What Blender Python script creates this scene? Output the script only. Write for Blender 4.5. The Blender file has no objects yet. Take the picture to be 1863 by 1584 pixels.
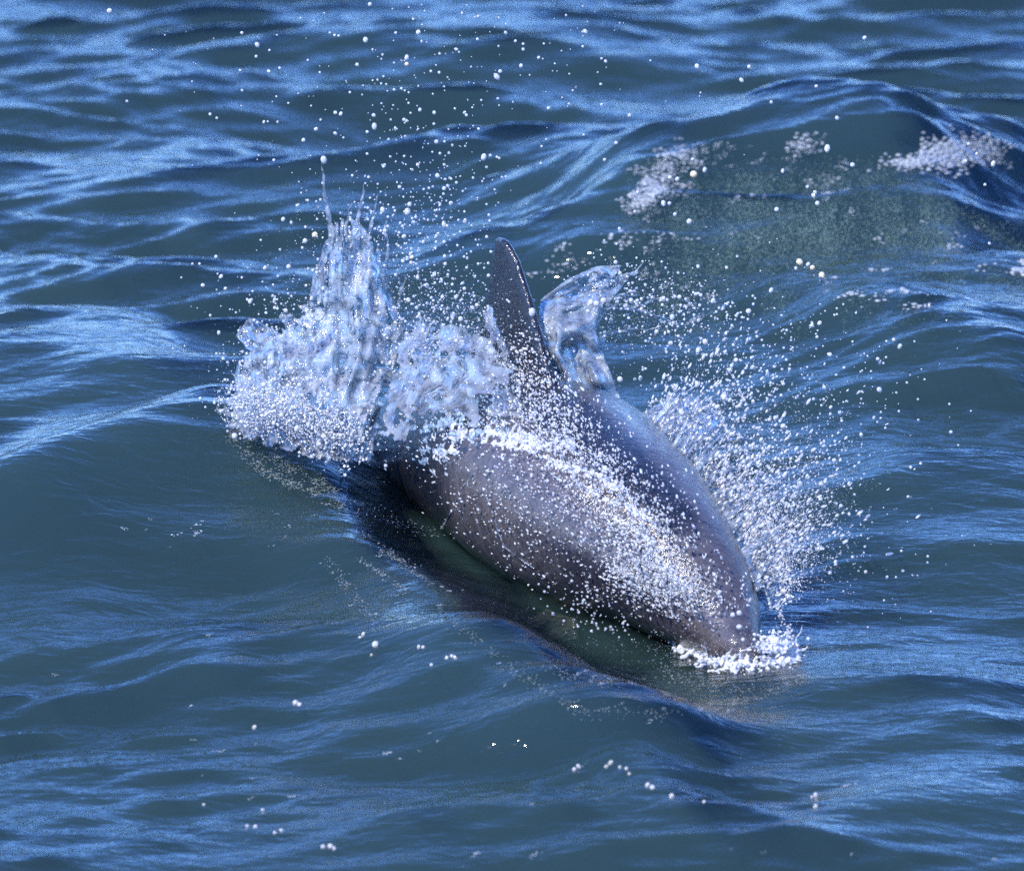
import bpy, bmesh, math, random
import numpy as np
from mathutils import Vector

random.seed(7)
RNG = np.random.default_rng(7)
SC = bpy.context.scene
COL = SC.collection
rad = math.radians

# ------------------------------------------------------------------ camera
DEP = rad(20.0)                      # looking down at the sea from a boat deck
DIST = 30.0
SD, CD = math.sin(DEP), math.cos(DEP)
FWD = np.array([0.0, CD, -SD])
UPV = np.array([0.0, SD, CD])
RGT = np.array([1.0, 0.0, 0.0])
CAM = -FWD * DIST
PXM = 900.0                          # photograph pixels per metre at the subject

cam_d = bpy.data.cameras.new('camera')
cam = bpy.data.objects.new('camera', cam_d)
COL.objects.link(cam)
cam.location = CAM
cam.rotation_euler = (math.pi / 2 - DEP, 0, 0)
cam_d.sensor_width = 36.0
cam_d.sensor_fit = 'HORIZONTAL'
cam_d.lens = 36.0 * DIST / (1863.0 / PXM)
cam_d.clip_start = 0.5
cam_d.clip_end = 20000.0
cam_d.dof.use_dof = True
cam_d.dof.focus_distance = DIST - 0.55
cam_d.dof.aperture_fstop = 4.6
SC.camera = cam

# ------------------------------------------------------------------ light
SUN_EL, SUN_AZ = rad(52.0), rad(222.0)   # azimuth: 0 = +Y, 90 = +X  (sun behind the camera, to the left)
world = bpy.data.worlds.new('World')
SC.world = world
world.use_nodes = True
wn = world.node_tree.nodes
wl = world.node_tree.links
bg = wn['Background']
sky = wn.new('ShaderNodeTexSky')
sky.sky_type = 'NISHITA'
sky.sun_disc = False
sky.sun_elevation = SUN_EL
sky.sun_rotation = SUN_AZ
sky.air_density = 1.0
sky.dust_density = 0.0
sky.ozone_density = 4.0
tint = wn.new('ShaderNodeMix'); tint.data_type = 'RGBA'; tint.blend_type = 'MULTIPLY'
tint.inputs[0].default_value = 1.0
tint.inputs[7].default_value = (0.70, 1.05, 1.85, 1)      # cool white balance of the photograph
wl.new(sky.outputs[0], tint.inputs[6]); wl.new(tint.outputs[2], bg.inputs['Color'])
bg.inputs['Strength'].default_value = 0.15

sun_d = bpy.data.lights.new('sun', 'SUN')
sun_d.energy = 5.0
sun_d.angle = rad(0.5)
sun_d.color = (1.0, 0.955, 0.88)
sun = bpy.data.objects.new('sun', sun_d)
COL.objects.link(sun)
SUN_DIR = Vector((math.sin(SUN_AZ) * math.cos(SUN_EL), math.cos(SUN_AZ) * math.cos(SUN_EL), math.sin(SUN_EL)))
sun.rotation_euler = SUN_DIR.to_track_quat('Z', 'Y').to_euler()

SC.view_settings.view_transform = 'Standard'
SC.view_settings.look = 'None'
SC.view_settings.gamma = 1.0
SC.view_settings.exposure = 0.92
SC.render.engine = 'CYCLES'
cy = SC.cycles
cy.max_bounces = 10
cy.transparent_max_bounces = 24
cy.transmission_bounces = 6
cy.glossy_bounces = 3
cy.diffuse_bounces = 2
cy.volume_bounces = 1
cy.caustics_reflective = False
cy.caustics_refractive = False
cy.sample_clamp_indirect = 4.0
cy.use_denoising = False             # the photograph is grainy; smoothing would wipe out the fine spray


# ------------------------------------------------------------------ helpers
def ray(u, v):
    """direction through a photograph pixel"""
    u = np.asarray(u, float); v = np.asarray(v, float)
    a = (u - 931.5) / PXM / DIST
    b = -(v - 792.0) / PXM / DIST
    return FWD + a[..., None] * RGT + b[..., None] * UPV


def at_z(u, v, z=0.0):
    d = ray(u, v)
    t = (z - CAM[2]) / d[..., 2]
    return CAM + d * t[..., None]


def at_y(u, v, y):
    d = ray(u, v)
    t = (np.asarray(y, float) - CAM[1]) / d[..., 1]
    return CAM + d * t[..., None]


def to_px(p):
    p = np.asarray(p, float) - CAM
    dep = p @ FWD
    return 931.5 + (p @ RGT) / dep * DIST * PXM, 792.0 - (p @ UPV) / dep * DIST * PXM


def smooth(e0, e1, x):
    t = np.clip((x - e0) / (e1 - e0), 0, 1)
    return t * t * (3 - 2 * t)


_perm = np.random.default_rng(3).permutation(4096)
_ang = np.random.default_rng(4).uniform(0, 2 * np.pi, 4096)
_gx, _gy = np.cos(_ang), np.sin(_ang)


def noise2(x, y, seed=0):
    """gradient noise in about -1..1"""
    x = np.asarray(x, float) + seed * 17.31
    y = np.asarray(y, float) + seed * 9.77
    xi = np.floor(x).astype(np.int64); yi = np.floor(y).astype(np.int64)
    fx, fy = x - xi, y - yi

    def g(ix, iy, dx, dy):
        h = _perm[(_perm[ix & 4095] + iy) & 4095]
        return _gx[h] * dx + _gy[h] * dy
    sx = fx * fx * fx * (fx * (fx * 6 - 15) + 10)
    sy = fy * fy * fy * (fy * (fy * 6 - 15) + 10)
    a = g(xi, yi, fx, fy); b = g(xi + 1, yi, fx - 1, fy)
    c = g(xi, yi + 1, fx, fy - 1); d = g(xi + 1, yi + 1, fx - 1, fy - 1)
    return 1.5 * ((a + (b - a) * sx) * (1 - sy) + (c + (d - c) * sx) * sy)


def mesh_np(name, verts, faces, smooth_shade=True):
    """mesh from arrays; faces is an (n, k) int array"""
    verts = np.asarray(verts, np.float32); faces = np.asarray(faces, np.int32)
    me = bpy.data.meshes.new(name)
    me.vertices.add(len(verts)); me.vertices.foreach_set('co', verts.ravel())
    k = faces.shape[1]
    me.loops.add(faces.size); me.loops.foreach_set('vertex_index', faces.ravel())
    me.polygons.add(len(faces))
    me.polygons.foreach_set('loop_start', np.arange(0, faces.size, k, dtype=np.int32))
    me.update(calc_edges=True)
    if smooth_shade:
        me.polygons.foreach_set('use_smooth', np.ones(len(faces), bool))
    return me


def link(name, me, mat=None, parent=None):
    o = bpy.data.objects.new(name, me)
    COL.objects.link(o)
    if mat is not None:
        me.materials.clear(); me.materials.append(mat)
    if parent is not None:
        o.parent = parent
    return o


def tag(o, label=None, category=None, group=None, kind=None):
    for k, v in (('label', label), ('category', category), ('group', group), ('kind', kind)):
        if v:
            o[k] = v
    return o


def new_mat(name):
    m = bpy.data.materials.new(name); m.use_nodes = True
    m.node_tree.nodes.clear()
    return m, m.node_tree.nodes, m.node_tree.links


def N(nodes, typ, **kw):
    n = nodes.new(typ)
    for k, v in kw.items():
        if k.startswith('_'):
            setattr(n, k[1:], v)
        else:
            n.inputs[k].default_value = v
    return n


def ico(sub):
    bm = bmesh.new(); bmesh.ops.create_icosphere(bm, subdivisions=sub, radius=1.0)
    v = np.array([x.co[:] for x in bm.verts]); f = np.array([[q.index for q in p.verts] for p in bm.faces])
    bm.free(); return v, f


ICO1, ICO2 = ico(1), ico(2)
OCTA = (np.array([(1, 0, 0), (-1, 0, 0), (0, 1, 0), (0, -1, 0), (0, 0, 1), (0, 0, -1)], float),
        np.array([(0, 2, 4), (2, 1, 4), (1, 3, 4), (3, 0, 4), (2, 0, 5), (1, 2, 5), (3, 1, 5), (0, 3, 5)]))


def balls(centers, radii, base=ICO1, axis=None, stretch=None, jitter=0.0):
    """arrays of a great many small (optionally stretched) spheres"""
    centers = np.asarray(centers, float); radii = np.asarray(radii, float)
    n = len(centers); bv, bf = base
    V = np.repeat(bv[None], n, 0).copy()
    if jitter:
        V *= 1 + jitter * RNG.normal(size=V.shape[:2])[..., None]
    V *= radii[:, None, None]
    if axis is not None:
        a = axis / np.maximum(np.linalg.norm(axis, axis=1), 1e-9)[:, None]
        d = np.einsum('nki,ni->nk', V, a)
        V += d[..., None] * a[:, None] * (stretch[:, None, None] - 1)
    V += centers[:, None]
    F = bf[None] + (np.arange(n) * len(bv))[:, None, None]
    return V.reshape(-1, 3), F.reshape(-1, 3)


def remeshed(name, verts, faces, voxel, smooth_it=2):
    """union a heap of overlapping shapes into one continuous skin"""
    me = mesh_np(name, verts, faces)
    o = bpy.data.objects.new('tmp', me); COL.objects.link(o)
    r = o.modifiers.new('r', 'REMESH'); r.mode = 'VOXEL'; r.voxel_size = voxel; r.use_smooth_shade = True
    if smooth_it:
        s = o.modifiers.new('s', 'SMOOTH'); s.factor = 0.5; s.iterations = smooth_it
    dg = bpy.context.evaluated_depsgraph_get()
    out = bpy.data.meshes.new_from_object(o.evaluated_get(dg))
    out.name = name
    bpy.data.objects.remove(o); bpy.data.meshes.remove(me)
    out.polygons.foreach_set('use_smooth', np.ones(len(out.polygons), bool))
    return out


def coords(me):
    a = np.empty(len(me.vertices) * 3, np.float32); me.vertices.foreach_get('co', a)
    return a.reshape(-1, 3).astype(float)


# ------------------------------------------------------------------ the dolphin's frame (needed by the water too)
SNOUT = at_z(1368, 1202, -0.02)
HEAD = np.array([0.51, -0.86, 0.0]); HEAD /= np.linalg.norm(HEAD)
LEFT = np.array([-HEAD[1], HEAD[0], 0.0])           # the animal's left (image right)


def spine_table():
    rows = np.array([
        # along    z     width  up     down
        [0.00, -0.020, 0.020, 0.018, 0.018],
        [-0.02, -0.014, 0.032, 0.029, 0.028],
        [-0.05, -0.004, 0.050, 0.048, 0.048],
        [-0.10, 0.020, 0.080, 0.080, 0.078],
        [-0.20, 0.062, 0.124, 0.118, 0.122],
        [-0.30, 0.088, 0.150, 0.144, 0.150],
        [-0.45, 0.118, 0.196, 0.164, 0.205],
        [-0.65, 0.140, 0.222, 0.180, 0.240],
        [-0.85, 0.138, 0.214, 0.180, 0.235],
        [-1.05, 0.102, 0.176, 0.168, 0.195],
        [-1.22, 0.030, 0.126, 0.146, 0.150],
        [-1.38, -0.085, 0.082, 0.115, 0.115],
        [-1.52, -0.220, 0.050, 0.082, 0.082],
        [-1.66, -0.370, 0.030, 0.052, 0.052],
        [-1.78, -0.500, 0.022, 0.030, 0.030]])
    q = np.linspace(0, -1.78, 400)
    out = [q]
    for c in range(1, 5):
        y = np.interp(-q, -rows[:, 0], rows[:, c])
        k = np.hanning(27); k /= k.sum()
        yp = np.concatenate([np.full(13, y[0]) , y, np.full(13, y[-1])])
        ys = np.convolve(yp, k, 'valid')
        w = smooth(0.0, 0.08, -q) * smooth(0, 0.1, q + 1.78)
        out.append(y * (1 - w) + ys * w)
    return np.array(out).T


SP = spine_table()


def qz(q, z, l=0.0):
    q = np.asarray(q, float); z = np.asarray(z, float); l = np.asarray(l, float)
    return SNOUT + q[..., None] * HEAD + l[..., None] * LEFT + (z - SNOUT[2])[..., None] * np.array([0, 0, 1.0])


def to_qzl(p):
    d = p - SNOUT
    return d @ HEAD, p[:, 2], d @ LEFT


# ------------------------------------------------------------------ the sea
def swell(y):
    """the long back of the swell that falls away beyond the animal"""
    t = np.clip(np.asarray(y, float) - .15, 0, 6)
    return -.125 * t * t / (t + .8) * np.exp(-np.clip(np.asarray(y, float) - 5, 0, 400) / 6)


def ground_line(pts):
    """polyline of (u, v, z) photograph points on the sea -> world xy"""
    pts = np.array(pts, float)
    p = []
    for u, v, z in pts:
        q = at_z(u, v, z)
        for _ in range(4):
            q = at_z(u, v, z + float(swell(q[1])) - .02)
        p.append(q[:2])
    p = np.array(p)
    p = np.concatenate([[2 * p[0] - p[1]], p, [2 * p[-1] - p[-2]]])          # Catmull-Rom through the points
    out = []
    for i in range(1, len(p) - 2):
        for t in np.linspace(0, 1, 6, endpoint=False):
            out.append(.5 * (2 * p[i] + (p[i + 1] - p[i - 1]) * t + (2 * p[i - 1] - 5 * p[i] + 4 * p[i + 1] - p[i + 2]) * t ** 2
                             + (3 * p[i] - p[i - 1] - 3 * p[i + 1] + p[i + 2]) * t ** 3))
    out.append(p[-2])
    return np.array(out), pts[:, 2]


def along_line(x, y, poly):
    """distance, side (+ = away from the camera) and parameter on a polyline, blended where two stretches are equally near"""
    n = len(poly) - 1
    W = np.full(x.shape, 1e-30); D = np.zeros_like(W); S = np.zeros_like(W); T = np.zeros_like(W)
    near_ = np.full(x.shape, 1e9)
    for i in range(0, n + 1, 3):
        near_ = np.minimum(near_, np.hypot(x - poly[i][0], y - poly[i][1]))
    for i in range(n):
        a, b = poly[i], poly[i + 1]
        d = b - a; L2 = d @ d
        t = np.clip(((x - a[0]) * d[0] + (y - a[1]) * d[1]) / L2, 0, 1)
        r = np.hypot(x - a[0] - t * d[0], y - a[1] - t * d[1])
        s = (d[0] * (y - a[1]) - d[1] * (x - a[0])) / math.sqrt(L2)
        w = np.exp(np.minimum((near_ - r) / .035, 30.0))
        W += w; D += w * r; S += w * s / np.maximum(r, 1e-6); T += w * (i + t) / n
    return D / W, np.clip(S / W, -1, 1), T / W


# crest lines read off the photograph: points (u, v, crest height), front width, back width, amplitude
CRESTS = [
    # big mound at the left with its peak by the tail splash
    ([(-160, 985, .05), (40, 890, .07), (190, 815, .10), (300, 762, .12), (385, 738, .14), (450, 765, .10)], .44, .26, .165),
    # shoulder running down from it, rim of the hollow round the dolphin
    ([(440, 790, .08), (520, 850, .07), (610, 915, .06), (700, 1010, .05), (800, 1105, .04), (930, 1215, .035), (1060, 1300, .03), (1200, 1345, .02), (1420, 1352, .02)], .25, .17, .098),
    # second mound, lower left
    ([(250, 1190, .03), (420, 1165, .05), (570, 1148, .065), (680, 1165, .06), (790, 1215, .04), (900, 1290, .02)], .30, .20, .065),
    # third one, below centre, right flank curling down
    ([(1010, 1330, .04), (1080, 1335, .05), (1150, 1390, .05), (1230, 1440, .05), (1330, 1475, .04), (1500, 1490, .04), (1700, 1440, .03), (1900, 1370, .03)], .22, .14, .050),
    ([(620, 1500, .03), (800, 1475, .04), (930, 1470, .04), (1050, 1510, .04), (1180, 1560, .03)], .22, .16, .04),
    ([(-50, 1090, .03), (60, 1115, .05), (120, 1100, .05), (200, 1090, .03)], .10, .2, .03),
    # ridge above the second mound
    ([(300, 1010, .05), (440, 965, .06), (560, 985, .06), (620, 1010, .05)], .10, .10, .022),
    # right foreground
    ([(1380, 1255, .02), (1530, 1218, .05), (1660, 1225, .05), (1800, 1262, .03)], .20, .2, .05),
    ([(1240, 1330, .01), (1420, 1318, .03), (1640, 1330, .03), (1880, 1330, .02)], .16, .1, .02),
    # right, behind the spray
    ([(1480, 780, .02), (1650, 700, .05), (1760, 690, .06), (1900, 700, .05)], .35, .3, .05),
    ([(1560, 880, .02), (1720, 845, .05), (1900, 850, .05)], .25, .2, .045),
    ([(1480, 1010, .02), (1640, 975, .04), (1900, 985, .04)], .2, .2, .035),
    ([(1420, 620, .02), (1600, 605, .05), (1760, 630, .07), (1880, 655, .06)], .18, .25, .05),
    # the pale breaking wave at the right
    ([(1090, 410, .03), (1150, 350, .10), (1205, 298, .16), (1275, 268, .20), (1360, 272, .19), (1450, 305, .12), (1540, 330, .10), (1640, 350, .08), (1760, 340, .08)], .70, .28, .150),
    ([(1420, 262, .10), (1490, 268, .11), (1570, 298, .10), (1640, 308, .10), (1720, 268, .13), (1780, 258, .13), (1863, 288, .13), (2000, 330, .12)], .75, .26, .115),
    ([(1020, 430, .03), (1150, 400, .05), (1350, 380, .06), (1600, 385, .06), (1800, 370, .06), (2000, 370, .06)], .8, .55, .06),
    ([(1480, 600, .03), (1600, 560, .06), (1750, 530, .08), (1900, 520, .09)], .5, .4, .06),
    # peak right behind the fin
    ([(800, 500, .02), (880, 450, .06), (965, 392, .12), (1010, 420, .10), (1090, 440, .05)], .30, .12, .085),
    # far ones
    ([(780, 275, .05), (850, 245, .10), (910, 236, .11), (990, 250, .10), (1120, 290, .05), (1200, 310, .03)], .5, .25, .11),
    ([(-80, 240, .07), (60, 226, .09), (200, 222, .09), (330, 230, .05), (420, 245, .02)], .40, .22, .085),
    ([(270, 395, .02), (370, 372, .07), (440, 360, .08), (520, 372, .06), (600, 400, .02)], .32, .2, .07),
    ([(920, 145, .05), (985, 117, .08), (1040, 115, .08), (1110, 150, .05)], .4, .2, .07),
    ([(60, 140, .03), (200, 118, .07), (300, 125, .06), (380, 150, .03)], .4, .25, .06),
    ([(-60, 535, .03), (40, 520, .06), (150, 545, .04), (230, 560, .02)], .25, .2, .06),
    ([(120, 480, .02), (220, 460, .05), (300, 480, .03)], .25, .2, .05),
    ([(-100, 600, .05), (60, 592, .06), (200, 615, .05), (330, 600, .03)], .3, .25, .055),
    ([(500, 45, .05), (700, 20, .09), (1000, 35, .08), (1200, 25, .05)], .4, .3, .06),
    ([(1450, 130, .04), (1600, 95, .08), (1800, 60, .09), (1950, 40, .08)], .5, .3, .07),
    ([(1500, 200, .04), (1650, 190, .06), (1850, 195, .06)], .3, .3, .045),
]
CR = []
for p, fw, bw, amp in CRESTS:
    far_ = max(v for _, v, _ in p) < 660 and p[0][0] < 1000 or max(v for _, v, _ in p) < 215
    CR.append((ground_line(p)[0], fw * (.55 if far_ else .8), bw * (.8 if far_ else .9), amp * (.8 if far_ else 1.2)))

WAVES = []
_r = np.random.default_rng(21)
for lam in np.exp(np.linspace(math.log(0.085), math.log(1.9), 96)):
    lam *= _r.uniform(.93, 1.07)
    th = rad(90 + 9) + _r.normal(0, rad(17))
    slope = 0.030 * _r.uniform(.6, 1.3) * (1.55 if lam < .40 else .85)
    WAVES.append((lam, math.cos(th), math.sin(th), slope * lam / 2 / math.pi, _r.uniform(0, 2 * math.pi)))


def calm(x, y):
    """1 in open sea, less in the hollow the animal has pressed into the water"""
    d = (np.stack([x, y], -1) - SNOUT[:2])
    q = d @ HEAD[:2]; l = d @ LEFT[:2]
    q0 = np.clip(q, -1.25, 0.02)
    r = np.hypot((q - q0), l * 0.9)
    return smooth(0.16, 0.55, r), r, q, l


def sea(x, y, sp=None):
    x = np.asarray(x, float); y = np.asarray(y, float)
    if sp is None:
        sp = np.full(x.shape, 0.008)
    h = np.zeros_like(x)
    near = (np.abs(x) < 3.5) & (np.abs(y) < 7)
    wx = x + 0.10 * noise2(x * 1.3, y * 1.0, 1) + 0.025 * noise2(x * 4, y * 3.2, 2)
    wy = y + 0.08 * noise2(x * 1.0, y * 1.0, 3) + 0.020 * noise2(x * 2.6, y * 3.9, 4)
    gust = np.clip(0.75 + 0.75 * noise2(x * .9, y * .7, 5), .2, 1.6)
    gust2 = np.clip(0.8 + 0.8 * noise2(x * 1.9, y * 1.3, 6) + .25 * smooth(.2, 1.2, y), .2, 1.8)
    c, r, q, l = calm(x, y)
    damp_l = (0.35 + 0.65 * c) * (1 - .8 * np.exp(-((x + .95) ** 2 + (y + .62) ** 2) / .36 ** 2))   # smooth face of the left mound
    for lam, cx, cyy, a, ph in WAVES:
        f = np.clip((lam / sp - 4) / 6, 0, 1)
        if not f.any():
            continue
        k = 2 * math.pi / lam
        p = k * (cx * wx + cyy * wy) + ph
        g = (gust2 if lam < 0.35 else gust) * f * damp_l
        h += a * g * (np.cos(p) + 0.22 * np.cos(2 * p))
    fx, fy = x[near], y[near]
    hh = np.zeros_like(fx)
    jx = fx + 0.03 * noise2(fx * 5, fy * 4, 8) + 0.06 * noise2(fx * 1.7, fy * 1.7, 9)
    jy = fy + 0.03 * noise2(fx * 5, fy * 4, 10) + 0.05 * noise2(fx * 2.1, fy * 1.9, 11)
    for poly, fw, bw, amp in CR:
        d, s, par = along_line(jx, jy, poly)
        w = fw + (bw - fw) * smooth(-1, 1, s)
        taper = smooth(0, .16, par) * smooth(0, .16, 1 - par) * .85 + .15
        prof = np.exp(-1.1 * (d / w) ** 1.6)
        hh += amp * prof * taper
    # hollow beside the flank
    cc, rr, qq, ll = c[near], r[near], q[near], l[near]
    hollow = np.exp(-((ll + 0.20) / 0.26) ** 2) * np.exp(-((qq + 0.75) / 0.62) ** 2)
    hh = hh * (1 - 0.45 * hollow) + 0.004 * hollow
    full = np.zeros_like(x); full[near] = hh
    kern = np.exp(-np.linspace(-2.2, 2.2, 35) ** 2); kern /= kern.sum()
    js = np.flatnonzero(near.any(1)); is_ = np.flatnonzero(near.any(0))
    sub = full[js[0]:js[-1] + 1, is_[0]:is_[-1] + 1]
    for ax in (0, 1):
        sub = sum(w_ * np.roll(sub, o_, ax) for w_, o_ in zip(kern, range(-17, 18)))
    full[js[0]:js[-1] + 1, is_[0]:is_[-1] + 1] = sub
    return h + full + swell(y) - 0.03


def axis_coords(lo, hi, step, far, grow=1.13):
    a = list(np.arange(lo, hi + step / 2, step))
    s = step; p = a[-1]
    while p < far:
        s *= grow; p += s; a.append(p)
    s = step; p = a[0]; pre = []
    while p > -far:
        s *= grow; p -= s; pre.append(p)
    return np.array(pre[::-1] + a)


gx = axis_coords(-1.45, 1.45, 0.0080, 4000)
gy = axis_coords(-2.9, 5.4, 0.0095, 4000)
X, Y = np.meshgrid(gx, gy)
sx = np.gradient(gx); sy = np.gradient(gy)
SPC = np.maximum(sx[None, :], sy[:, None]) * np.ones_like(X)
Z = sea(X, Y, SPC)
ny, nx = X.shape
idx = np.arange(nx * ny).reshape(ny, nx)
quads = np.stack([idx[:-1, :-1], idx[:-1, 1:], idx[1:, 1:], idx[1:, :-1]], -1).reshape(-1, 4)
# the rim goes straight down to a deep flat bottom, so that the body of water is closed
rim = np.concatenate([idx[0, :-1], idx[:-1, -1], idx[-1, :0:-1], idx[:0:-1, 0]])
top_v = np.stack([X, Y, Z], -1).reshape(-1, 3)
low_v = top_v[rim].copy(); low_v[:, 2] = -25.0
nt = len(top_v); k_ = np.arange(len(rim)); kn = (k_ + 1) % len(rim)
skirt = np.stack([rim, nt + k_, nt + kn, rim[kn]], -1)
ncorner = [0, nx - 1, nx - 1 + ny - 1, 2 * (nx - 1) + ny - 1]
deep = np.array([[nt + c_ for c_ in ncorner[::-1]]])
water_me = mesh_np('water', np.concatenate([top_v, low_v]), np.concatenate([quads, skirt, deep]))


def surf_z(x, y):
    """height of the finished water mesh at points (bilinear)"""
    x = np.asarray(x, float); y = np.asarray(y, float)
    i = np.clip(np.searchsorted(gx, x) - 1, 0, nx - 2); j = np.clip(np.searchsorted(gy, y) - 1, 0, ny - 2)
    tx = (x - gx[i]) / (gx[i + 1] - gx[i]); ty = (y - gy[j]) / (gy[j + 1] - gy[j])
    return (Z[j, i] * (1 - tx) + Z[j, i + 1] * tx) * (1 - ty) + (Z[j + 1, i] * (1 - tx) + Z[j + 1, i + 1] * tx) * ty


def on_sea(u, v):
    """where the ray through a photograph pixel first meets the water"""
    u = np.atleast_1d(np.asarray(u, float)); v = np.atleast_1d(np.asarray(v, float))
    d = ray(u, v)
    out = at_z(u, v, 0.30)
    done = np.zeros(len(u), bool); res = out.copy()
    for z in np.linspace(0.30, -0.75, 260):
        p = at_z(u, v, z)
        hit = (~done) & (surf_z(p[:, 0], p[:, 1]) >= p[:, 2])
        res[hit] = p[hit]; done |= hit
    return res


def water_material():
    m, n, l = new_mat('sea_water')
    out = N(n, 'ShaderNodeOutputMaterial')
    tc = N(n, 'ShaderNodeTexCoord')
    mp = N(n, 'ShaderNodeMapping'); mp.inputs['Scale'].default_value = (0.38, 1.0, 1.0)
    l.new(tc.outputs['Object'], mp.inputs['Vector'])
    n1 = N(n, 'ShaderNodeTexNoise', Scale=36.0, Detail=3.0, Roughness=.5, Distortion=.5)
    n2 = N(n, 'ShaderNodeTexNoise', Scale=75.0, Detail=2.0, Roughness=.5, Distortion=.4)
    l.new(mp.outputs[0], n1.inputs['Vector']); l.new(mp.outputs[0], n2.inputs['Vector'])
    b1 = N(n, 'ShaderNodeBump', Strength=.5, Distance=.011)
    b2 = N(n, 'ShaderNodeBump', Strength=.18, Distance=.004)
    l.new(n1.outputs[0], b1.inputs['Height']); l.new(n2.outputs[0], b2.inputs['Height'])
    l.new(b1.outputs[0], b2.inputs['Normal'])
    gl = N(n, 'ShaderNodeBsdfGlossy', Roughness=.06, Color=(1, 1, 1, 1))
    tr = N(n, 'ShaderNodeBsdfTransparent', Color=(.97, 1, .99, 1))
    fr = N(n, 'ShaderNodeFresnel', IOR=1.34)
    mix = N(n, 'ShaderNodeMixShader')
    l.new(b2.outputs[0], gl.inputs['Normal']); l.new(b2.outputs[0], fr.inputs['Normal'])
    l.new(fr.outputs[0], mix.inputs[0]); l.new(tr.outputs[0], mix.inputs[1]); l.new(gl.outputs[0], mix.inputs[2])
    l.new(mix.outputs[0], out.inputs['Surface'])
    sc = N(n, 'ShaderNodeVolumeScatter', Color=(.048, .092, .102, 1), Density=7.0, Anisotropy=0.0)
    ab = N(n, 'ShaderNodeVolumeAbsorption', Color=(.1, .2, .2, 1), Density=5.0)
    ad = N(n, 'ShaderNodeAddShader')
    l.new(sc.outputs[0], ad.inputs[0]); l.new(ab.outputs[0], ad.inputs[1])
    l.new(ad.outputs[0], out.inputs['Volume'])
    m.cycles.homogeneous_volume = True
    return m


M_WATER = water_material()
water = link('water', water_me, M_WATER)
tag(water, 'deep blue choppy sea with dark green wave faces and paler ripples', kind='structure')


# ------------------------------------------------------------------ the dolphin
def foil(root, span_dir, chord_dir, thick_dir, span, chord_fn, sweep_fn, thick, ns=26, nr=28):
    """a closed fin: aerofoil sections along a span; chord_dir points forward"""
    V = []; F = []
    th = np.linspace(0, 2 * math.pi, nr, endpoint=False)
    for i in range(ns):
        s = i / (ns - 1)
        c = chord_fn(s); off = sweep_fn(s)
        cx = np.cos(th)
        prof = np.sin(th) * (0.55 + 0.45 * cx)
        for a, b in zip(cx, prof):
            V.append(root + span_dir * span * s + chord_dir * (off + c * .5 * a) + thick_dir * (thick * (c + .01) * .5 * b))
    for i in range(ns - 1):
        for j in range(nr):
            k = (j + 1) % nr
            F.append((i * nr + j, i * nr + k, (i + 1) * nr + k, (i + 1) * nr + j))
    b = len(V)
    V.append(root); V.append(root + span_dir * span + chord_dir * sweep_fn(1.0))
    tri = [(j, b, (j + 1) % nr) for j in range(nr)] + [((ns - 1) * nr + (j + 1) % nr, b + 1, (ns - 1) * nr + j) for j in range(nr)]
    return np.array(V), F, tri


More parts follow.
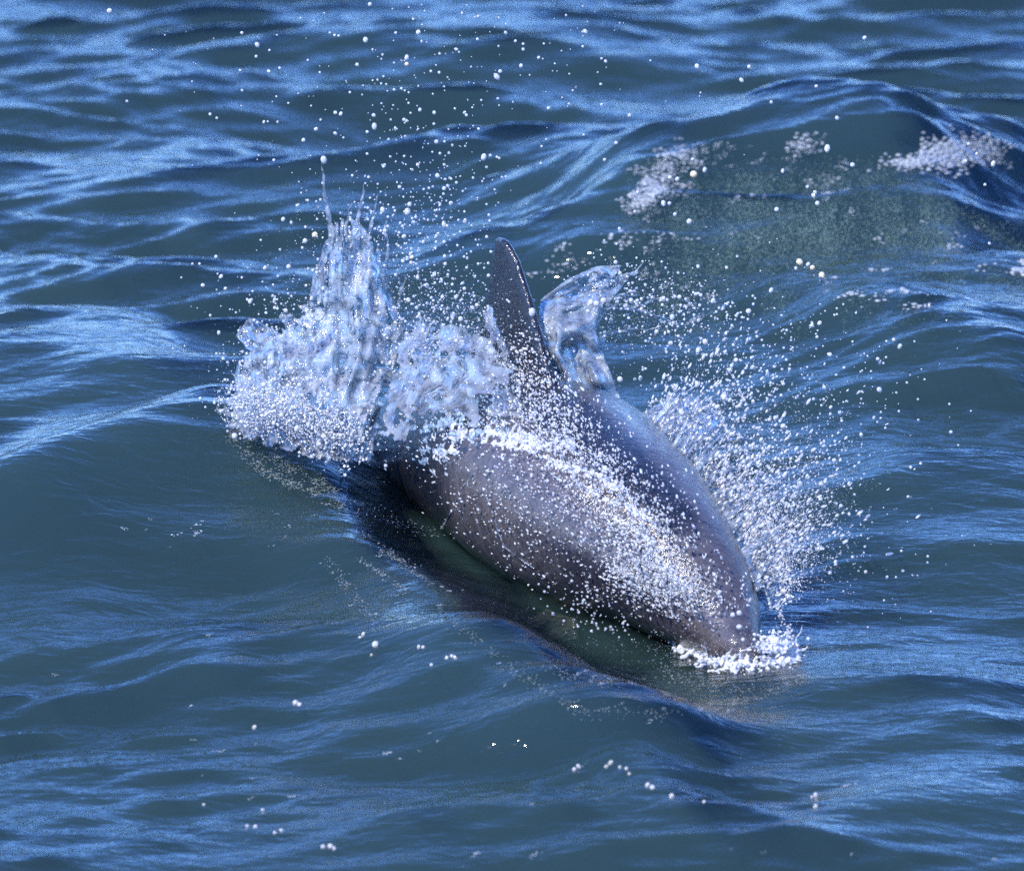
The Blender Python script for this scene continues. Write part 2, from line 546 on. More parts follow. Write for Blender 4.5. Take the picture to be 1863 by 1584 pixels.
def build_dolphin_mesh():
    bm = bmesh.new()

    def add(V, quads_, tris_=()):
        vs = [bm.verts.new(v) for v in V]
        for f in list(quads_) + list(tris_):
            bm.faces.new([vs[i] for i in f])
    # trunk
    q, zc, w, up, dn = SP.T
    dq = np.gradient(q); dz = np.gradient(zc); L = np.hypot(dq, dz)
    tq, tz = dq / L, dz / L                         # pointing to the tail
    nq, nz = tz * np.sign(1), -tq                   # up, in the plane
    nr = 56
    th = np.linspace(0, 2 * math.pi, nr, endpoint=False)
    V = []; sel = list(range(0, 400, 5)) + [399]
    for i in sel:
        ct, st = np.cos(th), np.sin(th)
        hgt = np.where(ct > 0, up[i], dn[i]) * ct
        wid = w[i] * np.sign(st) * np.abs(st) ** 0.92 * np.where(st > 0, .88 + .12 * smooth(-.25, -.05, q[i]), 1.0)
        pq = q[i] + nq[i] * hgt; pz = zc[i] + nz[i] * hgt
        V.append(qz(pq, pz, wid))
    V = np.concatenate(V)
    F = [(i * nr + j, i * nr + (j + 1) % nr, (i + 1) * nr + (j + 1) % nr, (i + 1) * nr + j) for i in range(len(sel) - 1) for j in range(nr)]
    b = len(V)
    V = np.concatenate([V, [qz(q[0] + .008, zc[0]), qz(q[-1], zc[-1])]])
    T = [(j, b, (j + 1) % nr) for j in range(nr)] + [((len(sel) - 1) * nr + (j + 1) % nr, b + 1, (len(sel) - 1) * nr + j) for j in range(nr)]
    add(V, F, T)
    # dorsal fin: leading and trailing edge in the animal's plane
    zz = np.array([.24, .30, .335, .388, .465, .532, .554, .566])
    le = np.array([-.66, -.715, -.755, -.792, -.838, -.885, -.912, -.938])
    te = np.array([-1.12, -1.085, -1.05, -1.022, -1.003, -.990, -.983, -.968])
    hs = np.linspace(.24, .566, 40)
    V = []; nr = 30; th = np.linspace(0, 2 * math.pi, nr, endpoint=False)
    for h_ in hs:
        a, c = np.interp(h_, zz, le), np.interp(h_, zz, te)
        cen, half = (a + c) / 2, (a - c) / 2
        s = (h_ - .24) / .35
        t = 0.030 * (1 - s) ** .8 + 0.0075
        t = min(t, half)
        x = np.cos(th); yv = np.sin(th) * (0.62 + 0.38 * x)
        V.append(qz(cen + half * x, np.full(nr, h_), t * yv))
    V = np.concatenate(V); k = len(hs)
    F = [(i * nr + j, i * nr + (j + 1) % nr, (i + 1) * nr + (j + 1) % nr, (i + 1) * nr + j) for i in range(k - 1) for j in range(nr)]
    b = len(V); V = np.concatenate([V, [V[:nr].mean(0), V[-nr:].mean(0)]])
    T = [(j, b, (j + 1) % nr) for j in range(nr)] + [((k - 1) * nr + (j + 1) % nr, b + 1, (k - 1) * nr + j) for j in range(nr)]
    add(V, F, T)
    # flippers, one each side, held out and back
    for sgn in (-1, 1):
        root = qz(-.50, -0.06, sgn * .10)
        sd = LEFT * sgn * .30 - HEAD * .70 + np.array([0, 0, -.60]); sd /= np.linalg.norm(sd)
        cd = HEAD - sd * (HEAD @ sd); cd /= np.linalg.norm(cd)
        add(*foil(root, sd, cd, np.cross(sd, cd), .34, lambda s: .135 * (1 - .80 * s ** 1.6), lambda s: -.05 * s ** 2, .17))
    # tail flukes
    i = -1
    tl = -(tq[i] * HEAD + tz[i] * np.array([0, 0, 1.0]))
    for sgn in (-1, 1):
        root = qz(-1.74, -0.455, 0)
        sd = LEFT * sgn - tl * .28; sd /= np.linalg.norm(sd)
        cd = tl - sd * (tl @ sd); cd /= np.linalg.norm(cd)
        add(*foil(root, sd, cd, np.cross(sd, cd), .28, lambda s: .17 * (1 - .86 * s ** 1.5), lambda s: -.06 * s ** 2, .16))
    bmesh.ops.recalc_face_normals(bm, faces=bm.faces[:])
    bmesh.ops.triangulate(bm, faces=bm.faces[:])
    V = np.array([v.co[:] for v in bm.verts]); bm.verts.index_update()
    F = np.array([[v.index for v in f.verts] for f in bm.faces])
    bm.free()
    return remeshed('body', V, F, 0.0055, 5)


body_me = build_dolphin_mesh()
BV = coords(body_me)
bq, bz, bl = to_qzl(BV)
# body coordinates of every vertex: station along the spine and angle round it from the ridge
near_i = np.argmin((bq[:, None] - SP[None, ::4, 0]) ** 2 + (bz[:, None] - SP[None, ::4, 1]) ** 2, axis=1) * 4
st = SP[near_i, 0]
hup = (bz - SP[near_i, 1]) / np.where(bz > SP[near_i, 1], SP[near_i, 3], SP[near_i, 4])
theta = np.arctan2(np.abs(bl) / SP[near_i, 2], hup)


def colour_body():
    nz1 = noise2(bq * 9 + bl * 5, bz * 9, 31) * .5 + noise2(bq * 23, bz * 23 + bl * 20, 32) * .25
    dark = np.array([.018, .017, .023]); cape = np.array([.046, .042, .048])
    flank = np.array([.068, .058, .059]); stripe = np.array([.040, .037, .050]); belly = np.array([.42, .40, .40])
    th = theta + .10 * nz1
    col = np.repeat(cape[None], len(BV), 0)

    def lay(c, w):
        nonlocal col
        col = col * (1 - w[:, None]) + c[None] * w[:, None]
    lay(dark * .55, smooth(.030, -.005, bl) * smooth(.60, .44, th) * smooth(-.19, -.26, st))       # edge of the cape; past the ridge lighter, sky sheen put into the tone
    lay(flank, smooth(.46, .66, th) * (bl < 0) * smooth(-.82, -.73, st + .06 * (th - 1.0) + .05 * nz1))
    lay(stripe * .5, smooth(1.30, 1.55, th) * smooth(-.60, -.36, st + .1 * nz1) * smooth(-.06, -.12, st))
    lay(belly * .2, smooth(2.25, 2.6, th) * smooth(-1.2, -1.0, st))
    lay(flank * .9, smooth(-.30, -.12, st) * .55)
    lay(dark * .7, smooth(-.74, -.83, st + .06 * (th - 1.0) + .05 * nz1))
    fin = smooth(.03, .07, bz - (SP[near_i, 1] + SP[near_i, 3]))
    lay(dark * .45, fin * (st < -.5))
    rr = np.hypot(bl / SP[near_i, 2], hup)
    lay(np.array([.07, .065, .07]), smooth(1.08, 1.2, rr) * (bz < SP[near_i, 1]))
    out = np.concatenate([np.clip(col, 0, 1), np.ones((len(BV), 1))], 1).astype(np.float32)
    a = body_me.color_attributes.new('skin', 'FLOAT_COLOR', 'POINT')
    a.data.foreach_set('color', out.ravel())


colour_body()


def skin_material():
    m, n, l = new_mat('wet_skin')
    out = N(n, 'ShaderNodeOutputMaterial'); p = N(n, 'ShaderNodeBsdfPrincipled', Roughness=.26, IOR=1.38)
    at = N(n, 'ShaderNodeAttribute', _attribute_name='skin')
    tc = N(n, 'ShaderNodeTexCoord')
    mp = N(n, 'ShaderNodeMapping'); mp.inputs['Rotation'].default_value = (0, 0, rad(-59)); mp.inputs['Scale'].default_value = (1, 3.2, 1.6)
    l.new(tc.outputs['Object'], mp.inputs['Vector'])
    n1 = N(n, 'ShaderNodeTexNoise', Scale=17.0, Detail=6.0, Roughness=.65, Distortion=.8)
    l.new(mp.outputs[0], n1.inputs['Vector'])
    cr = N(n, 'ShaderNodeMapRange'); cr.inputs[1].default_value = .32; cr.inputs[2].default_value = .70
    cr.inputs[3].default_value = .45; cr.inputs[4].default_value = 1.35
    l.new(n1.outputs[0], cr.inputs[0])
    mx = N(n, 'ShaderNodeMix', _data_type='RGBA', _blend_type='MULTIPLY'); mx.inputs[0].default_value = 1.0
    l.new(at.outputs['Color'], mx.inputs[6]); l.new(cr.outputs[0], mx.inputs[7])
    l.new(mx.outputs[2], p.inputs['Base Color'])
    n2 = N(n, 'ShaderNodeTexNoise', Scale=42.0, Detail=4.0, Roughness=.6, Distortion=1.2)
    l.new(mp.outputs[0], n2.inputs['Vector'])
    b = N(n, 'ShaderNodeBump', Strength=.28, Distance=.010)
    l.new(n2.outputs[0], b.inputs['Height'])
    l.new(b.outputs[0], p.inputs['Normal'])
    p.inputs['Coat Weight'].default_value = 1.0; p.inputs['Coat Roughness'].default_value = .07; p.inputs['Coat IOR'].default_value = 1.33
    l.new(b.outputs[0], p.inputs['Coat Normal'])
    l.new(p.outputs[0], out.inputs['Surface'])
    return m


dolphin = bpy.data.objects.new('dolphin', None); COL.objects.link(dolphin)
tag(dolphin, 'dark grey dolphin with pale flank and tall fin diving head first through spray', 'dolphin')
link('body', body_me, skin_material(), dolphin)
m_eye, n_, l_ = new_mat('dark_eye')
o_ = N(n_, 'ShaderNodeOutputMaterial'); p_ = N(n_, 'ShaderNodeBsdfPrincipled', Roughness=.08); p_.inputs['Base Color'].default_value = (.012, .01, .01, 1)
l_.new(p_.outputs[0], o_.inputs['Surface'])
for sgn in (-1, 1):
    ev, ef = balls([qz(-.235, .045, sgn * .110)], [.013], ICO2)
    link('eye', mesh_np('eye', ev, ef), m_eye, dolphin)

#SPLASH
# ------------------------------------------------------------------ thrown water: materials
def film_material(name, white, clear, scale, rough=.10, back=.38, tone=(.80, .84, .90, 1)):
    """torn, aerated water: part clear film, part white"""
    m, n, l = new_mat(name)
    out = N(n, 'ShaderNodeOutputMaterial')
    tc = N(n, 'ShaderNodeTexCoord')
    ns = N(n, 'ShaderNodeTexNoise', Scale=scale, Detail=5.0, Roughness=.65, Distortion=.9)
    l.new(tc.outputs['Object'], ns.inputs['Vector'])
    mr = N(n, 'ShaderNodeMapRange'); mr.inputs[1].default_value = .36; mr.inputs[2].default_value = .66
    mr.inputs[3].default_value = white[0]; mr.inputs[4].default_value = white[1]
    l.new(ns.outputs[0], mr.inputs[0])
    df = N(n, 'ShaderNodeBsdfDiffuse', Color=tone)
    tl = N(n, 'ShaderNodeBsdfTranslucent', Color=tone)
    md = N(n, 'ShaderNodeMixShader'); md.inputs[0].default_value = back
    l.new(df.outputs[0], md.inputs[1]); l.new(tl.outputs[0], md.inputs[2])
    tr = N(n, 'ShaderNodeBsdfTransparent', Color=clear)
    body = N(n, 'ShaderNodeMixShader')
    l.new(mr.outputs[0], body.inputs[0]); l.new(tr.outputs[0], body.inputs[1]); l.new(md.outputs[0], body.inputs[2])
    bp = N(n, 'ShaderNodeBump', Strength=.5, Distance=.006)
    l.new(ns.outputs[0], bp.inputs['Height'])
    gl = N(n, 'ShaderNodeBsdfGlossy', Roughness=rough); fr = N(n, 'ShaderNodeFresnel', IOR=1.38)
    l.new(bp.outputs[0], gl.inputs['Normal']); l.new(bp.outputs[0], fr.inputs['Normal']); l.new(bp.outputs[0], df.inputs['Normal'])
    mix = N(n, 'ShaderNodeMixShader')
    l.new(fr.outputs[0], mix.inputs[0]); l.new(body.outputs[0], mix.inputs[1]); l.new(gl.outputs[0], mix.inputs[2])
    l.new(mix.outputs[0], out.inputs['Surface'])
    return m


M_TORN = film_material('torn_water', (.0, .36), (.80, .88, .92, 1), 40.0, .07)
M_FILM = film_material('clear_film', (.06, .28), (.80, .90, .95, 1), 26.0, .06)
M_CURL = film_material('thin_curl', (.04, .34), (.80, .90, .95, 1), 45.0, .07)
M_BUB = film_material('air_bubble', (.6, .9), (.95, 1, 1, 1), 30.0, .5, .4, (.60, .84, .80, 1))
M_OLD = film_material('old_foam', (.22, .62), (.9, .94, .96, 1), 70.0, .5, .4, (.80, .86, .92, 1))
M_GOLD_GLINT = film_material('gold_glint_drop', (.9, 1.0), (1, 1, 1, 1), 90.0, .12, .5, (1.0, .86, .58, 1))  # gold glint of refracted sunlight, painted into the drop's tone
M_FOAM = film_material('white_foam', (.45, 1.0), (.95, .97, 1, 1), 85.0, .2, .45, (.92, .94, .96, 1))
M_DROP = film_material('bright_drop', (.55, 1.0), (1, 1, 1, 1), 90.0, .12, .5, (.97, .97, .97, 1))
M_MIST = film_material('fine_spray', (.30, 1.0), (1, 1, 1, 1), 110.0, .15, .55, (.95, .96, .98, 1))

from mathutils.bvhtree import BVHTree
_tri = np.empty(len(body_me.loops), np.int32); body_me.loops.foreach_get('vertex_index', _tri)
_polys = [tuple(p.vertices) for p in body_me.polygons]
BVH = BVHTree.FromPolygons([Vector(v) for v in BV], _polys)


def on_body(u, v):
    """points and normals where rays through photograph pixels meet the animal (NaN where they miss)"""
    D = ray(np.asarray(u, float), np.asarray(v, float))
    P = np.full(D.shape, np.nan); Nn = P.copy()
    c = Vector(CAM)
    for i, d in enumerate(D):
        h = BVH.ray_cast(c, Vector(d).normalized())
        if h[0] is not None:
            P[i] = h[0]; Nn[i] = h[1]
    return P, Nn


def lerp_curve(pts, t):
    pts = np.array(pts, float); k = np.linspace(0, 1, len(pts))
    return np.stack([np.interp(t, k, pts[:, i]) for i in range(pts.shape[1])], -1)


class Heap:
    """gathers blobs that are then skinned into one continuous piece of water"""
    def __init__(self):
        self.c, self.r = [], []

    def add(self, c, r):
        self.c.append(np.atleast_2d(c)); self.r.append(np.atleast_1d(r))

    def sheet(self, bottom, top, na, nb, r, keep=0.0, seed=0, streak=(18, 4), bulge=0.0, edge=.25, lump=.5, foot=9.0):
        """ruled sheet between two (u, v, y) curves; torn at its upper edge, ridged along the flow"""
        a, b = np.meshgrid(np.linspace(0, 1, na), np.linspace(0, 1, nb))
        a = a.ravel() + RNG.normal(0, .25 / na, na * nb); b = b.ravel() + RNG.normal(0, .25 / nb, na * nb)
        lo, hi = lerp_curve(bottom, a), lerp_curve(top, a)
        q = lo + (hi - lo) * b[:, None]
        n1 = noise2(a * streak[0], b * streak[1], seed); n2 = noise2(a * streak[0] * 2.3, b * streak[1] * 3.1, seed + 5)
        n3 = noise2(a * 5, b * 4, seed + 9)
        rim = np.minimum(np.minimum(np.minimum(a, 1 - a) * 2.2, (1 - b)), b * foot + (0 if foot < 9 else 1)) / edge
        m = (n1 * .6 + n2 * .45 + n3 * .4 + np.clip(rim, -1, 1) * .9) > keep
        q[:, 2] += -bulge * np.sin(np.pi * np.clip(a, 0, 1)) + .018 * n1 + .03 * n3
        p = at_y(q[:, 0], q[:, 1], q[:, 2])
        rr = r * (1 + lump * n1 + .35 * n2)
        self.add(p[m], np.clip(rr[m], r * .45, r * 2.2))
        return self

    def jet(self, path, r0, r1, seed=0, wob=3.0):
        """tapering thread of water along (u, v, y) points, radii in metres, beaded towards the tip"""
        path = np.array(path, float)
        L = np.hypot(np.diff(path[:, 0]), np.diff(path[:, 1])).sum() / PXM
        n = max(6, int(L / (min(r0, r1) * .8)))
        n = min(n, 160)
        t = np.linspace(0, 1, n)
        q = lerp_curve(path, t)
        q[:, 0] += wob * noise2(t * 5, np.full(n, seed * 1.7), seed) * (t + .2)
        q[:, 1] += wob * noise2(t * 5, np.full(n, seed * 2.3), seed + 3) * (t + .2)
        rr = (r0 + (r1 - r0) * t ** .7) * (1 + .4 * noise2(t * L * 60, np.full(n, seed * .7), seed + 1) * (.3 + t))
        self.add(at_y(q[:, 0], q[:, 1], q[:, 2]), np.maximum(rr, .0014))
        return self

    def build(self, name, mat, voxel, parent=None, smooth_it=2):
        V, F = balls(np.concatenate(self.c), np.concatenate(self.r), ICO1)
        return link(name, remeshed(name, V, F, voxel, smooth_it), mat, parent)


def empty(name, loc, label, category):
    o = bpy.data.objects.new(name, None); COL.objects.link(o)
    tag(o, label, category)
    return o


# ------------------------------------------------------------------ splash thrown up by the tail
tail = empty('splash', None, 'tall torn splash with pointed jets thrown up left of the fin by the tail', 'splash')
h = Heap()
h.sheet([(418, 800, -.30), (500, 812, -.36), (590, 838, -.43), (672, 838, -.47)],
        [(432, 655, -.16), (520, 600, -.18), (620, 575, -.22), (735, 590, -.30)], 116, 104, .0033, keep=.0, seed=3, streak=(15, 3), bulge=.07, lump=.6, foot=2.5)
h.build('sheet', M_TORN, .0031, tail)
h = Heap()
h.sheet([(545, 625, -.16), (610, 640, -.22), (680, 650, -.26), (742, 660, -.30)],
        [(590, 440, -.10), (618, 400, -.12), (662, 400, -.14), (700, 480, -.18)], 60, 74, .0036, keep=.20, seed=12, streak=(11, 2), bulge=.05, edge=.6, lump=.6)
for k, (pth, r0) in enumerate([
        ([(604, 560, -.14), (608, 450, -.12), (592, 372, -.1), (586, 296, -.1)], .016),
        ([(640, 560, -.16), (640, 470, -.14), (650, 400, -.12), (664, 334, -.11)], .020),
        ([(662, 540, -.17), (668, 450, -.15), (676, 395, -.13), (690, 352, -.12)], .011),
        ([(618, 540, -.15), (628, 450, -.13), (630, 408, -.12), (640, 372, -.12)], .012),
        ([(690, 580, -.20), (700, 500, -.17), (704, 440, -.16), (700, 400, -.15)], .010),
        ([(570, 600, -.14), (566, 550, -.13), (572, 505, -.12), (583, 470, -.12)], .009),
        ([(700, 600, -.2), (722, 560, -.2), (734, 520, -.2), (738, 480, -.2)], .008)]):
    h.jet(pth, r0, .0026, k + 40, 5)
h.build('jet', M_TORN, .0032, tail)
h = Heap()
h.sheet([(680, 800, -.55), (760, 800, -.62), (860, 800, -.70), (980, 800, -.76)],
        [(700, 590, -.26), (760, 560, -.30), (830, 545, -.38), (895, 560, -.46)], 90, 76, .0032, keep=.30, seed=22, streak=(8, 6), bulge=.03, edge=.45, foot=1.0)
h.build('veil', M_FILM, .0029, tail)
h = Heap()
h.sheet([(478, 655, -.16), (505, 655, -.18), (545, 648, -.2)], [(432, 612, -.10), (455, 578, -.12), (530, 622, -.18)], 34, 24, .0042, keep=-1.6, seed=31, streak=(4, 2), bulge=-.03, lump=.15)
h.jet([(478, 645, -.16), (450, 632, -.14), (432, 612, -.11), (440, 588, -.1)], .006, .003, 61, 2)
h.build('lobe', M_FILM, .0032, tail, 3)
h = Heap()
for k in range(26):                                            # broken crest of the splash, up its left edge
    t = k / 25
    u0, v0 = lerp_curve([(440, 690), (470, 640), (500, 600), (545, 572), (585, 552)], t)
    h.jet([(u0 + 45, v0 + 34, -.2), (u0 + 16, v0 + 10, -.17), (u0 - 8 + RNG.normal(0, 8), v0 - 8 + RNG.normal(0, 8), -.15)], .0085, .0025, 70 + k, 5)
for k in range(22):
    t = k / 21
    u0, v0 = lerp_curve([(408, 730), (430, 770), (470, 800), (540, 812), (610, 826)], t)
    h.jet([(u0 + 45, v0 - 20, -.32), (u0 + 10, v0 - 4, -.33), (u0 - 14 + RNG.normal(0, 6), v0 + 2 + RNG.normal(0, 8), -.33)], .008, .003, 110 + k, 6)
h.build('fringe', M_TORN, .0032, tail)
h = Heap()                                                     # white water at the foot
n = 2600
t = RNG.uniform(0, 1, n)
c = lerp_curve([(425, 735), (500, 745), (570, 775), (640, 800)], t) + RNG.normal(0, 1, (n, 2)) * np.array([22, 22])
h.add(at_y(c[:, 0], c[:, 1], -.40 - .10 * t + RNG.normal(0, .02, n)), RNG.uniform(.0008, .0017, n) + .0028 * RNG.uniform(0, 1, n) ** 5)
V, F = balls(np.concatenate(h.c), np.concatenate(h.r), ICO1)
tag(link('churn', mesh_np('churn', V, F), M_FOAM, tail), kind='stuff')

# ------------------------------------------------------------------ sheet peeling off behind the fin
curl = empty('splash', None, 'thin blue curved sheet of water peeling off right behind the fin', 'splash')
lft = [(978, 690, -.50), (984, 620, -.47), (982, 575, -.44), (986, 545, -.42)]
rgt = [(1128, 726, -.56), (1104, 662, -.50), (1082, 600, -.45), (1112, 545, -.40), (1152, 494, -.38)]
h = Heap()
h.sheet(lft, rgt, 110, 100, .0027, keep=-.42, seed=33, streak=(6, 4), bulge=.05, lump=.3, edge=.34, foot=8.0)
tq_ = np.linspace(0, 1, 70)
for crv, r in ((rgt, .0028), ([(986, 545, -.42), (1035, 508, -.40), (1085, 486, -.38), (1130, 484, -.37)], .0026)):
    q = lerp_curve(crv, tq_)
    h.add(at_y(q[:, 0], q[:, 1], q[:, 2]), r * (1 + .45 * noise2(tq_ * 17, tq_ * 3, 8)))
h.sheet([(984, 550, -.42), (1040, 545, -.41), (1085, 540, -.40), (1105, 520, -.39)], [(986, 545, -.42), (1035, 508, -.40), (1085, 486, -.38), (1130, 484, -.37)], 76, 38, .0027, keep=-.35, seed=35, streak=(4, 2), lump=.2, edge=.1)
h.build('sheet', M_CURL, .0025, curl, 2)
h = Heap()
for k, pth in enumerate([
        [(1090, 530, -.4), (1130, 510, -.38), (1168, 478, -.36)], [(1088, 545, -.4), (1140, 535, -.38), (1185, 545, -.36)],
        [(1080, 550, -.4), (1130, 560, -.38), (1200, 575, -.36), (1240, 590, -.35)], [(1095, 525, -.4), (1135, 500, -.38), (1180, 500, -.36)],
        [(1075, 640, -.48), (1100, 610, -.45), (1150, 598, -.43), (1210, 600, -.42)], [(1060, 590, -.45), (1100, 560, -.43), (1160, 552, -.42)],
        [(1085, 690, -.53), (1082, 660, -.5), (1094, 625, -.47), (1120, 603, -.45)], [(1150, 560, -.4), (1200, 545, -.38), (1260, 548, -.36)]]):
    h.jet(pth, .0062, .0022, 150 + k, 7)
h.build('jet', M_TORN, .003, curl, 1)

# ------------------------------------------------------------------ spray fan on the far side of the head
fan = empty('splash', None, 'dense white fan of spray bursting up right of the dolphin\'s head', 'splash')
EDGE = [(1165, 760, -.62), (1225, 815, -.72), (1290, 905, -.86), (1345, 985, -1.0), (1385, 1075, -1.12)]
h = Heap()
for k in range(90):
    t = RNG.beta(1.6, 1.1)
    u0, v0, y0 = lerp_curve(EDGE, t)
    ang = rad(62 - 26 * t + RNG.normal(0, 9)); L = RNG.gamma(2.0, 34) * (1.1 - .3 * t)
    h.jet([(u0 - 4, v0 + 4, y0), (u0 + .5 * L * math.cos(ang), v0 - .5 * L * math.sin(ang), y0 + .04), (u0 + L * math.cos(ang), v0 - L * math.sin(ang) + .0012 * L * L, y0 + .09)], RNG.uniform(.003, .007), .0018, 200 + k, 5)
h.build('jet', M_TORN, .003, fan, 1)
h = Heap()
n = 7000
t = RNG.beta(3.2, 2.2, n)
c = lerp_curve([(1240, 810, -.70), (1318, 900, -.82), (1362, 985, -.95), (1384, 1060, -1.05), (1392, 1120, -1.12)], t)
off = RNG.gamma(1.5, 20, n)
h.add(at_y(c[:, 0] + off * .9 + 2, c[:, 1] - off * .35, c[:, 2] + .05), (RNG.uniform(.0008, .0018, n) + .003 * RNG.uniform(0, 1, n) ** 4) * (1 - np.clip(off / 160, 0, .6)))
V, F = balls(np.concatenate(h.c), np.concatenate(h.r), ICO1)
tag(link('churn', mesh_np('churn', V, F), M_FOAM, fan), kind='stuff')
h = Heap()
h.sheet([(1170, 752, -.55), (1215, 790, -.6), (1250, 830, -.7)], [(1215, 728, -.45), (1262, 722, -.45), (1320, 760, -.5)], 36, 26, .004, keep=-.4, seed=44, streak=(3, 6), lump=.3)
h.build('sheet', M_FILM, .0032, fan, 3)

# ------------------------------------------------------------------ foam where the snout goes in
collar = empty('foam', None, 'ragged white foam collar where the dolphin\'s snout enters the water', 'foam')
h = Heap()
COLLAR = [(1196, 1122), (1212, 1140), (1230, 1166), (1258, 1190), (1290, 1207), (1335, 1216), (1385, 1206), (1425, 1200), (1452, 1197)]
n = 1500
t = RNG.uniform(0, 1, n)
c = lerp_curve(COLLAR, t)
w = .35 + .65 * smooth(0, .4, t) * smooth(1.02, .9, t)
c += RNG.normal(0, 1, (n, 2)) * np.stack([9 * w, 7 * w], -1)
m_ = noise2(c[:, 0] / 13, c[:, 1] / 9, 95) > -.35
c, w, n = c[m_], w[m_], int(m_.sum())
p = on_sea(c[:, 0], c[:, 1]); p[:, 2] += RNG.gamma(1.1, .0045, n) * w
h.add(p, RNG.uniform(.0018, .0052, n) * w ** .5)
for k in range(70):
    t = RNG.uniform(.05, 1)
    u0, v0 = lerp_curve(COLLAR, t)
    y0 = float(on_sea(u0, v0)[0][1])
    L = RNG.gamma(2, 9)
    h.jet([(u0, v0, y0), (u0 + RNG.normal(0, 6) + 4, v0 - L * .6, y0), (u0 + RNG.normal(0, 11) + 6, v0 - L, y0 - .01)], .0040, .0018, 320 + k, 4)
n = 420                                        # lump of white water on the far side of the snout
c = np.stack([RNG.normal(1408, 19, n), 1186 - np.abs(RNG.normal(0, 15, n))], -1)
p = at_y(c[:, 0], c[:, 1], -1.22 + RNG.normal(0, .02, n)); h.add(p, RNG.uniform(.0018, .005, n))
tag(h.build('white_water', M_FOAM, .0021, collar, 2), kind='stuff')

# ------------------------------------------------------------------ thin aerated veil streaming over the flank
body_me.calc_loop_triangles()
ft = np.empty(len(body_me.loop_triangles) * 3, np.int32); body_me.loop_triangles.foreach_get('vertices', ft); ft = ft.reshape(-1, 3)
vn = np.empty(len(BV) * 3, np.float32); body_me.vertices.foreach_get('normal', vn); vn = vn.reshape(-1, 3)
flow = theta * 6 - st * 3.0
vz = noise2(st * 9 + 3, theta * 11 + st * 14, 91) * .55 + noise2(st * 30, theta * 34 + st * 40, 92) * .45 + noise2(st * 80, theta * 70, 93) * .35
# the band the photograph shows white: below the dark cape edge, from behind the fin to the forehead
band = np.exp(-((theta - (.62 + .62 * smooth(-.55, -.95, st) + .35 * smooth(-.35, -.15, st))) / (.34 + .25 * smooth(-.5, -.9, st))) ** 2) * smooth(-1.02, -.90, st) * smooth(-.07, -.14, st) * (bl < .0)
amt = vz + 1.15 * band - .95
sel = (amt[ft] > 0).all(1)
used_v, inv = np.unique(ft[sel], return_inverse=True)
off = .0016 + .007 * np.clip(amt[used_v], 0, .8)
top_ = BV[used_v] + vn[used_v] * off[:, None]; bot_ = BV[used_v] + vn[used_v] * .0006
nv = len(used_v); f0 = inv.reshape(-1, 3)
vm = mesh_np('veil', np.concatenate([top_, bot_]), np.concatenate([f0, f0[:, ::-1] + nv]))
M_VEIL = film_material('wet_veil', (.10, .85), (.92, .95, .98, 1), 75.0, .08, .3, (.86, .88, .93, 1))
tag(link('veil', vm, M_VEIL), 'thin streaky white veil of water streaming over the flank', kind='stuff')

# ------------------------------------------------------------------ water running off the flank and over the rim of the hollow
run = Heap()
for k, (pth, r) in enumerate([
        ([(800, 965), (822, 930), (838, 890), (860, 865)], .0028), ([(856, 905), (880, 892), (905, 900)], .0026), ([(884, 900), (894, 925), (905, 960)], .0034),
        ([(905, 962), (918, 995), (945, 1015), (972, 1034)], .0034), ([(850, 870), (852, 900), (840, 950), (822, 985)], .0022),
        ([(900, 880), (940, 930), (990, 980)], .0018), ([(1010, 880), (1000, 950), (1020, 1010)], .0016), ([(930, 850), (925, 900), (950, 960)], .0016)]):
    q = lerp_curve(pth, np.linspace(0, 1, 70))
    P, Nn = on_body(q[:, 0], q[:, 1]); ok = ~np.isnan(P[:, 0])
    if ok.sum() > 4:
        run.add(P[ok], r * (1 + .5 * noise2(np.linspace(0, 9, 70), np.full(70, k * 3.1), 50)[ok]))
ro = run.build('runoff', M_TORN, .0024, None, 2)
tag(ro, 'thin pale streaks of water running down the dolphin\'s flank', kind='stuff')

C, Rr = [], []
for k, (pth, r, n) in enumerate([
        ([(425, 800), (470, 850), (530, 882), (590, 900)], 7, 500), ([(440, 790), (500, 838), (580, 878), (640, 905), (705, 935)], 9, 700),
        ([(600, 900), (650, 930), (720, 950), (790, 972)], 8, 420), ([(615, 915), (660, 965), (715, 1012), (760, 1030)], 6, 330),
        ([(640, 1008), (690, 1040), (745, 1080)], 4, 150), ([(690, 1000), (740, 1025)], 3, 90), ([(735, 1030), (790, 1062)], 3, 90),
        ([(590, 1010), (640, 1080), (690, 1140)], 7, 160), ([(830, 1130), (930, 1215), (1010, 1265), (1090, 1310)], 8, 300),
        ([(985, 1210), (1060, 1235), (1150, 1240), (1260, 1232)], 9, 220), ([(1090, 1290), (1200, 1300), (1320, 1285), (1430, 1250)], 9, 260),
        ([(1200, 1215), (1290, 1250), (1390, 1255), (1480, 1225)], 9, 300)]):
    t = RNG.uniform(0, 1, n)
    q = lerp_curve(pth, t) + RNG.normal(0, 1, (n, 2)) * np.array([r, r * .6])
    q = q[noise2(t * 14, np.full(n, k * 5.3) + RNG.normal(0, .1, n), 81) > -.25]
    p = on_sea(q[:, 0], q[:, 1]); p[:, 2] += .0004
    C.append(p); Rr.append(RNG.uniform(.0003, .0009, len(p)))
C = np.concatenate(C); Rr = np.concatenate(Rr)
V, F = balls(np.zeros_like(C), Rr, ICO1)
V = (V.reshape(len(C), -1, 3) * np.array([3.0, 1.4, .4]) + C[:, None]).reshape(-1, 3)
tag(link('foam_streaks', mesh_np('foam_streaks', V, F), M_OLD), 'thin pale foam streaks along the rim of the hollow round the dolphin', kind='stuff')

